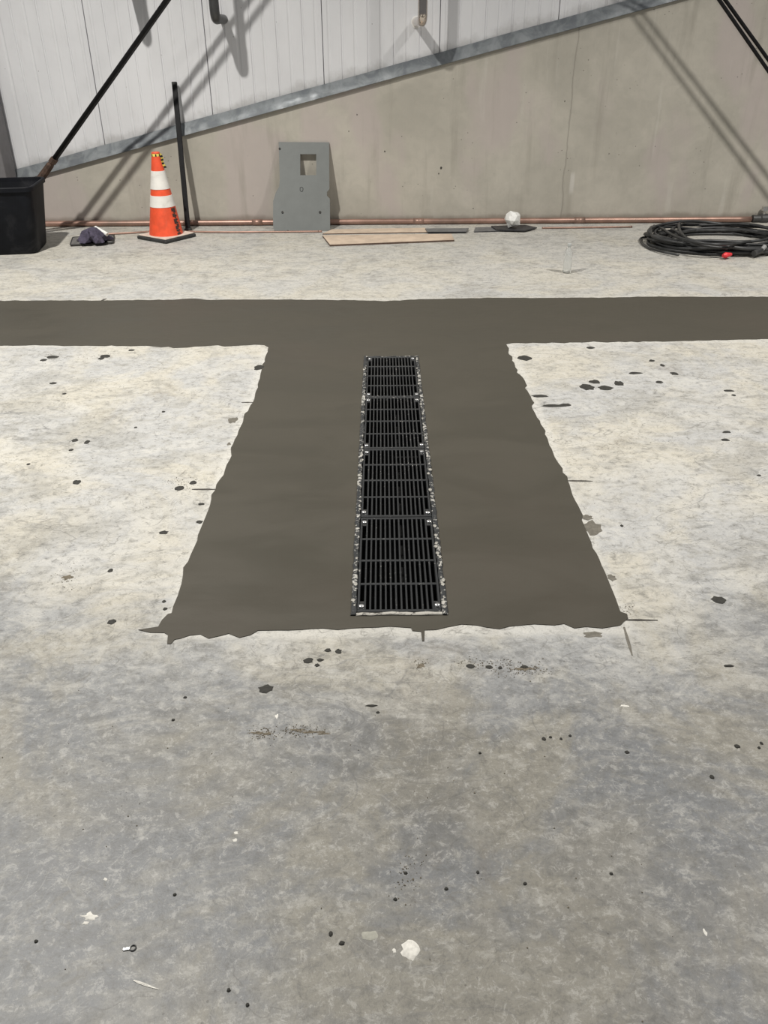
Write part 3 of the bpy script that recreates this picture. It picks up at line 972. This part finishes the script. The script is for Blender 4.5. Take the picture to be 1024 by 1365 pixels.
for i in range(8):
    t_ = bm if i % 2 == 0 else bm2
    vs = [t_.verts.new(v) for v in (rows[i][0], rows[i][1], rows[i + 1][1], rows[i + 1][0])]
    t_.faces.new(vs)
    if i % 2 == 0:
        pass
for b_, nm, mt_ in ((bm, 'tape_tail', M['tape']), (bm2, 'tape_print', M['tape_black'])):
    bmesh.ops.solidify(b_, geom=b_.faces[:], thickness=0.0008)
    obj(nm, b_, mt_, tp)

# ================================================================== grey steel plate leaning on the wall
PB, PT = 8.0, WALL_Y - 0.008
nrm = Vector((0, -0.735, PT - PB)).normalized()
PO = Vector((0, PB, 0.006))


def pl(px, py):
    dd = ray(px, py)
    return EYE + dd * ((PO - EYE).dot(nrm) / dd.dot(nrm))


ex = Vector((1, 0, 0)); ey = Vector((0, PT - PB, 0.735)).normalized()
root = empty('steel_plate', pl(404, 308))
root.location.z = 0.0
tag(root, 'grey painted steel plate with a square cutout leaning on the concrete wall', 'plate')


def loc2(px, py):
    v = pl(px, py) - PO
    return (v.dot(ex), v.dot(ey))


outl = [(371.4, 189.3), (438.8, 189.7), (439.2, 252), (436, 256), (436, 261), (439.8, 265), (440.2, 307), (388.5, 308.5), (367.6, 308.6), (364.4, 305), (364, 290), (364.2, 268),
        (367.6, 257), (372, 249), (373, 240)]
hole = [(400.3, 205.5), (421.6, 205.5), (421.6, 233.5), (400.3, 233.5)]
def circ(px, py, r, n=12):
    c = loc2(px, py); return [(c[0] + r * math.cos(2 * PI * i / n), c[1] + r * math.sin(2 * PI * i / n)) for i in range(n)]
loops = [[loc2(*p) for p in outl], [loc2(*p) for p in hole], circ(376.8, 283, 0.0125), circ(426.8, 283, 0.0125)]
bm = fill_poly(loops, 0.0, -0.010)
lo = bmesh.ops.duplicate(bm, geom=[f for f in bm.faces if abs(f.normal.z) > 0.9 and abs(f.calc_center_median().z) < 1e-5])
for e in lo['geom']:
    if isinstance(e, bmesh.types.BMVert): e.co.z = -0.010
bmesh.ops.remove_doubles(bm, verts=bm.verts[:], dist=0.0002)
B = Matrix(((ex.x, ey.x, nrm.x, PO.x), (ex.y, ey.y, nrm.y, PO.y), (ex.z, ey.z, nrm.z, PO.z), (0, 0, 0, 1)))
for v in bm.verts: v.co = B @ v.co - root.location
obj('sheet', bm, M['plate'], root)
bm = bmesh.new()
c = loc2(402, 252.3)
path = [(c[0] + u, c[1] + v) for u, v in ((-.013, .014), (-.013, -.010), (-.004, -.020), (.010, -.018), (.014, -.004), (.014, .010), (.004, .018))]
tube(bm, [B @ Vector((x, y, 0.001)) - root.location for x, y in path], 0.0022, 6, closed=True)
obj('badge_outline', bm, M['black_pipe'], root)
for q in ((376.8, 284.5), (426.8, 284.5), (384, 309.5), (373, 199.5)):  # added dark plugs stand for shade in the round holes; two more dots
    c = loc2(*q)
    bm = bmesh.new()
    lathe(bm, [(0.010, -0.010), (0.010, 0.004), (0.006, 0.006)], 10, caps=True)
    for v in bm.verts: v.co = B @ (Vector((c[0], c[1] + 0.008, 0)) + v.co) - root.location
    obj('dark_plug', bm, M['rubber_base'], root)

# ================================================================== bin
def rrect(hx, hy, r, n=5):
    out = []
    for cx_, cy_, a0 in ((hx - r, hy - r, 0), (-hx + r, hy - r, PI / 2), (-hx + r, -hy + r, PI), (hx - r, -hy + r, 1.5 * PI)):
        for i in range(n + 1):
            a = a0 + PI / 2 * i / n
            out.append((cx_ + r * math.cos(a), cy_ + r * math.sin(a)))
    return out


def loft(bm, rings, cap0=False, cap1=False):
    R = [[bm.verts.new(p) for p in rg] for rg in rings]
    for i in range(len(R) - 1):
        n = len(R[i])
        for k_ in range(n): bm.faces.new((R[i][k_], R[i][(k_ + 1) % n], R[i + 1][(k_ + 1) % n], R[i + 1][k_]))
    if cap0: bm.faces.new(R[0][::-1])
    if cap1: bm.faces.new(R[-1])


bin_ = empty('waste_bin', (-3.155, 7.32, 0), math.radians(8))
tag(bin_, 'black square plastic waste bin scuffed grey below at the left edge', 'bin')
bm = bmesh.new()
def rz(h, r, z): return [(x, y, z) for x, y in rrect(h, h, r)]
loft(bm, [rz(0.20, 0.07, 0.0), rz(0.215, 0.075, 0.02), rz(0.275, 0.06, 0.52), rz(0.268, 0.055, 0.52), rz(0.205, 0.07, 0.03)], True, True)
auto_smooth(obj('body', bm, M['bin'], bin_), 40)
bm = bmesh.new()
loft(bm, [rz(0.276, 0.06, 0.505), rz(0.288, 0.065, 0.505), rz(0.290, 0.066, 0.535), rz(0.284, 0.06, 0.542), rz(0.268, 0.055, 0.540), rz(0.266, 0.055, 0.515)])
auto_smooth(obj('rim', bm, M['bin'], bin_), 40)
o = obj('bin_liner', mkbox(-0.225, 0.225, -0.225, 0.225, 0.33, 0.34), M['dark_sheet'], bin_)
bm = bmesh.new()
bmesh.ops.create_icosphere(bm, subdivisions=2, radius=0.10)
for v in bm.verts:
    v.co *= random.uniform(0.8, 1.15); v.co.z *= 0.9
o = obj('foam_scrap', bm, M['paper'])
o.location = (-3.23, 7.20, 0.455)
tag(o, 'white crumpled scrap showing at the rim inside the black bin', 'scrap')

# ================================================================== pan with purple rag and white roll
root = empty('mortar_pan', fl(124, 322), math.radians(14))
tag(root, 'dusty dark flat pan on the floor between bin and cone', 'pan')
bm = bmesh.new()
loft(bm, [[(x, y, 0.0) for x, y in rrect(0.165, 0.15, 0.02, 2)], [(x, y, 0.012) for x, y in rrect(0.185, 0.165, 0.02, 2)], [(x, y, 0.014) for x, y in rrect(0.178, 0.158, 0.02, 2)],
          [(x, y, 0.03) for x, y in rrect(0.10, 0.08, 0.02, 2)]], True, True)
obj('tray', bm, M['pan'], root)
obj('rim_lip', tube(bmesh.new(), [(x, y, 0.015) for x, y in rrect(0.182, 0.162, 0.02, 2)], 0.005, 6, closed=True), M['rubber_base'], root)
bm = bmesh.new()
bmesh.ops.create_icosphere(bm, subdivisions=3, radius=0.10)
for v in bm.verts:
    a_ = math.atan2(v.co.y, v.co.x)
    f_ = 1 + 0.28 * math.sin(5 * a_ + v.co.z * 45) + 0.12 * math.sin(9 * a_ - v.co.z * 60) + random.uniform(-.09, .09)
    v.co.x *= 1.35 * f_ * (1.0 - 3.8 * max(0, v.co.z)); v.co.y *= 1.15 * f_ * (1.0 - 3.8 * max(0, v.co.z)); v.co.z = max(0, v.co.z) * 1.15
c = fl(126, 320, 0.03)
o = obj('purple_rag', bm, M['rag_purple']); o.location = (c.x, c.y, 0.028)
tag(o, 'dark purple rag heaped on the flat dusty pan', 'rag')
c0, c1 = wl(127, 303.5, 7.56), wl(143, 312.5, 7.50)
root = empty('paper_roll', (c0 + c1) / 2)
tag(root, 'small white roll lying on the purple rag', 'roll')
m_ = (c0 + c1) / 2
obj('roll', tube(bmesh.new(), [c0 - m_, c1 - m_], 0.017, 12), M['paper'], root)
dd = (c1 - c0).normalized()
obj('core', tube(bmesh.new(), [c1 - m_ - dd * 0.01, c1 - m_ + dd * 0.002], 0.008, 10), M['plywood'], root)

# ================================================================== copper pipes along the wall foot
def long_pipe(name, label, x0, x1, y, z, r, mat, n=40, fit=None, wob=0.004, y1=None):
    y1 = y if y1 is None else y1
    root = empty(name, (x0, y, 0))
    pts = [(q * (x1 - x0) / n, (y1 - y) * q / n + wob * math.sin(q * 0.7), z) for q in range(n + 1)]
    obj('pipe', tube(bmesh.new(), pts, r, 12), mat, root, smooth=True)
    for fx in (fit or []):
        xx = fx - x0
        obj('coupling', tube(bmesh.new(), [(xx - 0.05, (y1 - y) * xx / (x1 - x0), z), (xx + 0.05, (y1 - y) * xx / (x1 - x0), z)], r * 1.14, 12), mat, root, smooth=True)
    tag(root, label, 'pipe')
    return root


long_pipe('copper_pipe', 'thick copper pipe lying along the foot of the concrete wall', -3.35, 3.55, WALL_Y - 0.045, 0.028, 0.026, M['copper'], 60, [-1.2, 0.35, 1.9], 0.002)
def floor_tube(label, pts):
    P = [Vector(p) for p in pts]
    out = []
    for i in range(len(P) - 1):
        p0, p1, p2, p3 = P[max(0, i - 1)], P[i], P[i + 1], P[min(len(P) - 1, i + 2)]
        for k_ in range(8):
            t = k_ / 8
            out.append(0.5 * ((2 * p1) + (p2 - p0) * t + (2 * p0 - 5 * p1 + 4 * p2 - p3) * t * t + (3 * p1 - p0 - 3 * p2 + p3) * t ** 3))
    out.append(P[-1])
    root = empty('copper_tube', (P[0].x, P[0].y, 0))
    obj('tube', tube(bmesh.new(), [q - root.location for q in out], 0.0085, 10), M['copper'], root, smooth=True)
    obj('flared_end', tube(bmesh.new(), [out[-2] - root.location, out[-1] - root.location], [0.009, 0.0115], 10), M['copper'], root, smooth=True)
    tag(root, label, 'tube')


floor_tube('thin copper tube on the floor passing behind the traffic cone', [(-2.62, 7.86, .009), (-2.3, 7.93, .009), (-2.0, 8.025, .009), (-1.83, 7.972, .009), (-1.5, 7.93, .009), (-1.0, 7.925, .009), (-0.56, 7.93, .009)])
floor_tube('thin copper tube on the floor between white film and cable coil', [(1.50, 8.02, .009), (1.9, 8.03, .009), (2.35, 8.045, .009)])
root = empty('pipe_valve', (3.66, WALL_Y - 0.05, 0))
tag(root, 'bright steel valve fitting at the right end of the copper pipe', 'valve')
obj('valve_body', tube(bmesh.new(), [(-0.10, 0, 0.035), (-0.03, 0, 0.035), (-0.02, 0, 0.035), (0.04, 0, 0.035), (0.05, 0, 0.035), (0.12, 0, 0.035)], [0.034, 0.034, 0.045, 0.045, 0.03, 0.03], 12), M['grey_pipe'], root)
obj('valve_stem', tube(bmesh.new(), [(0.0, 0, 0.06), (0.0, 0, 0.11)], 0.015, 10), M['steel'], root)
obj('valve_knob', tube(bmesh.new(), [(0.0, 0, 0.11), (0.0, 0, 0.145)], [0.032, 0.026], 12), M['steel'], root)
long_pipe('steel_pipe', 'dark steel pipe continuing right from the valve fitting', 3.78, 5.6, WALL_Y - 0.05, 0.035, 0.028, M['grey_pipe'], 10)

# ================================================================== boards and offcuts
def board(name, label, cat, px, z, th, top, edge, group=None):
    P = [fl(*p, z + th) for p in px]
    c = sum(P, Vector()) / len(P)
    root = empty(name, (c.x, c.y, 0))
    L = [(p.x - c.x, p.y - c.y) for p in P]
    bm = fill_poly([L], z + th, z + th - 0.0015)
    obj('face_sheet', bm, top, root)
    bm = fill_poly([L], z + th - 0.0016, z)
    obj('core', bm, edge, root)
    tag(root, label, cat, group)
    return root


board('plywood_board', 'larger plywood strip lying in front of the grey plate', 'board', [(430, 313.5), (602, 311.5), (605.5, 319.5), (440, 326)], 0.0, 0.016, M['plywood'], M['ply_edge'], 'boards at the wall foot')
board('plywood_board', 'narrow plywood strip behind the larger one at the wall foot', 'board', [(443, 305.5), (566, 303.5), (578, 309), (430, 311.2)], 0.0, 0.010, M['plywood'], M['ply_edge'], 'boards at the wall foot')
board('metal_offcut', 'grey sheet metal offcut beside the plywood strips', 'offcut', [(567, 304.5), (625, 304), (622, 308.5), (570, 309)], 0.0105, 0.008, M['scrap'], M['dark_sheet'], 'offcuts at the wall foot')
board('metal_offcut', 'grey sheet metal offcut to the left of the crumpled film', 'offcut', [(634, 303), (668, 302), (668, 307.5), (632, 308.5)], 0.0, 0.010, M['scrap'], M['dark_sheet'], 'offcuts at the wall foot')
board('plastic_scrap', 'flat black plastic scrap under the crumpled white film', 'scrap', [(655, 301), (700, 299.5), (716, 303), (700, 307), (662, 306)], 0.0105, 0.010, M['dark_sheet'], M['dark_sheet'])
# crumpled film
bm = bmesh.new()
bmesh.ops.create_icosphere(bm, subdivisions=2, radius=0.075)
for v in bm.verts:
    v.co *= random.uniform(0.72, 1.22); v.co.x *= 0.92; v.co.z *= 1.05
o = obj('plastic_film', bm, M['paper'])
c = wl(684, 296.5, 7.97)
mn = min(v.co.z for v in o.data.vertices)
o.location = (c.x, 7.97, 0.021 - mn)
tag(o, 'crumpled ball of white plastic film at the wall foot', 'plastic film')

# ================================================================== bottle
c = fl(755.5, 363.5)
root = empty('plastic_bottle', (c.x, c.y, 0))
tag(root, 'clear empty plastic bottle standing on the floor', 'bottle')
outp = [(0.024, 0.0), (0.031, 0.004), (0.032, 0.02), (0.0305, 0.04), (0.032, 0.055), (0.032, 0.10), (0.0305, 0.11), (0.032, 0.12), (0.031, 0.14), (0.026, 0.165), (0.016, 0.188), (0.0125, 0.195), (0.0125, 0.205)]
inp = [(max(0.004, r_ - 0.0016), max(z_, 0.003)) for r_, z_ in outp[::-1]]
bm = bmesh.new(); lathe(bm, outp + inp, 24)
obj('body', bm, M['clear'], root, smooth=True)
bm = bmesh.new(); lathe(bm, [(0.0145, 0.198), (0.0155, 0.200), (0.0155, 0.216), (0.013, 0.219)], 18, caps=True)
obj('cap', bm, M['cap'], root)

# ================================================================== coil of black cable
cc = fl(958, 321, 0.03)
root = empty('cable_coil', (cc.x, cc.y, 0))
tag(root, 'large coil of black rubber cable on the floor by the wall', 'cable')
TR = 0.0125
random.seed(21)
NL = 14
for q in range(NL):
    pts = []
    rx = random.uniform(0.46, 0.64); ry = random.uniform(0.37, 0.48)
    ox, oy = random.uniform(-0.05, 0.06), random.uniform(-0.04, 0.04)
    ph1, ph2, ph3 = (random.uniform(0, 6.28) for _ in range(3))
    zb = TR + 0.0065 * q
    rot = random.uniform(-0.15, 0.15)
    n = 72
    for i in range(n):
        t = 2 * PI * i / n
        r_ = 1 + 0.06 * math.sin(2 * t + ph1) + 0.035 * math.sin(3 * t + ph2) + 0.015 * math.sin(7 * t + ph3)
        x, y = rx * r_ * math.cos(t), ry * r_ * math.sin(t)
        z = max(TR, zb + 0.016 * math.sin(2 * t + ph3) + 0.008 * math.sin(5 * t + ph1))
        pts.append((ox + x * math.cos(rot) - y * math.sin(rot), oy + x * math.sin(rot) + y * math.cos(rot), z))
    obj('cable_loop', tube(bmesh.new(), pts, TR * random.uniform(0.85, 1.1), 8, closed=True), M['cable'], root, smooth=True)


def cabl(px, r=TR):
    P = [fl(x, y, z) - Vector((cc.x, cc.y, 0)) for x, y, z in px]
    out = []
    for i in range(len(P) - 1):
        p0, p1, p2, p3 = P[max(0, i - 1)], P[i], P[i + 1], P[min(len(P) - 1, i + 2)]
        for k_ in range(6):
            t = k_ / 6
            out.append(0.5 * ((2 * p1) + (p2 - p0) * t + (2 * p0 - 5 * p1 + 4 * p2 - p3) * t * t + (3 * p1 - p0 - 3 * p2 + p3) * t ** 3))
    out.append(P[-1])
    obj('cable_end', tube(bmesh.new(), out, r, 8), M['cable'], root, smooth=True)


cabl([(878, 318, .02), (863, 316, .02), (854, 318, .015), (856, 324, .013), (866, 331, .013), (885, 336, .02), (905, 340, .02)], 0.010)
cabl([(908, 294.5, .10), (905, 301, .115), (909, 312, .12), (921, 321, .115), (936, 327, .10), (970, 331, .08)], 0.012)
cabl([(872, 301, .05), (883, 305, .10), (900, 315, .12), (925, 322, .125), (960, 326, .12), (1000, 322, .11)], 0.012)
a_, b_ = fl(964, 341, 0.03) - Vector((cc.x, cc.y, 0)), fl(975, 339, 0.035) - Vector((cc.x, cc.y, 0))
obj('red_plug', tube(bmesh.new(), [a_, a_.lerp(b_, .3), b_], [0.014, 0.024, 0.012], 10), M['red'], root)
a_, b_ = fl(1005, 338, 0.04) - Vector((cc.x, cc.y, 0)), fl(1015, 334, 0.05) - Vector((cc.x, cc.y, 0))
obj('connector', tube(bmesh.new(), [a_, b_], 0.024, 8), M['cable'], root)
obj('connector', tube(bmesh.new(), [b_, b_ + Vector((0.03, 0.01, 0.035))], 0.018, 8), M['grey_plastic'], root)

# ================================================================== bits lying in the foreground
root = empty('metal_tab', fl(172, 1265), 0.2)
tag(root, 'small bright metal tab with a ring lying on the front left floor', 'metal tab')
obj('tongue', mkbox(-0.012, 0.002, -0.003, 0.003, 0.0, 0.003, 0.001), M['steel'], root)
obj('ring', tube(bmesh.new(), arc(0.008, 0, 0.0018, (1, 0, 0), (0, 1, 0), 0.006, 0, 2 * PI * 15 / 16, 15), 0.0014, 6, closed=True), M['grey_pipe'], root)
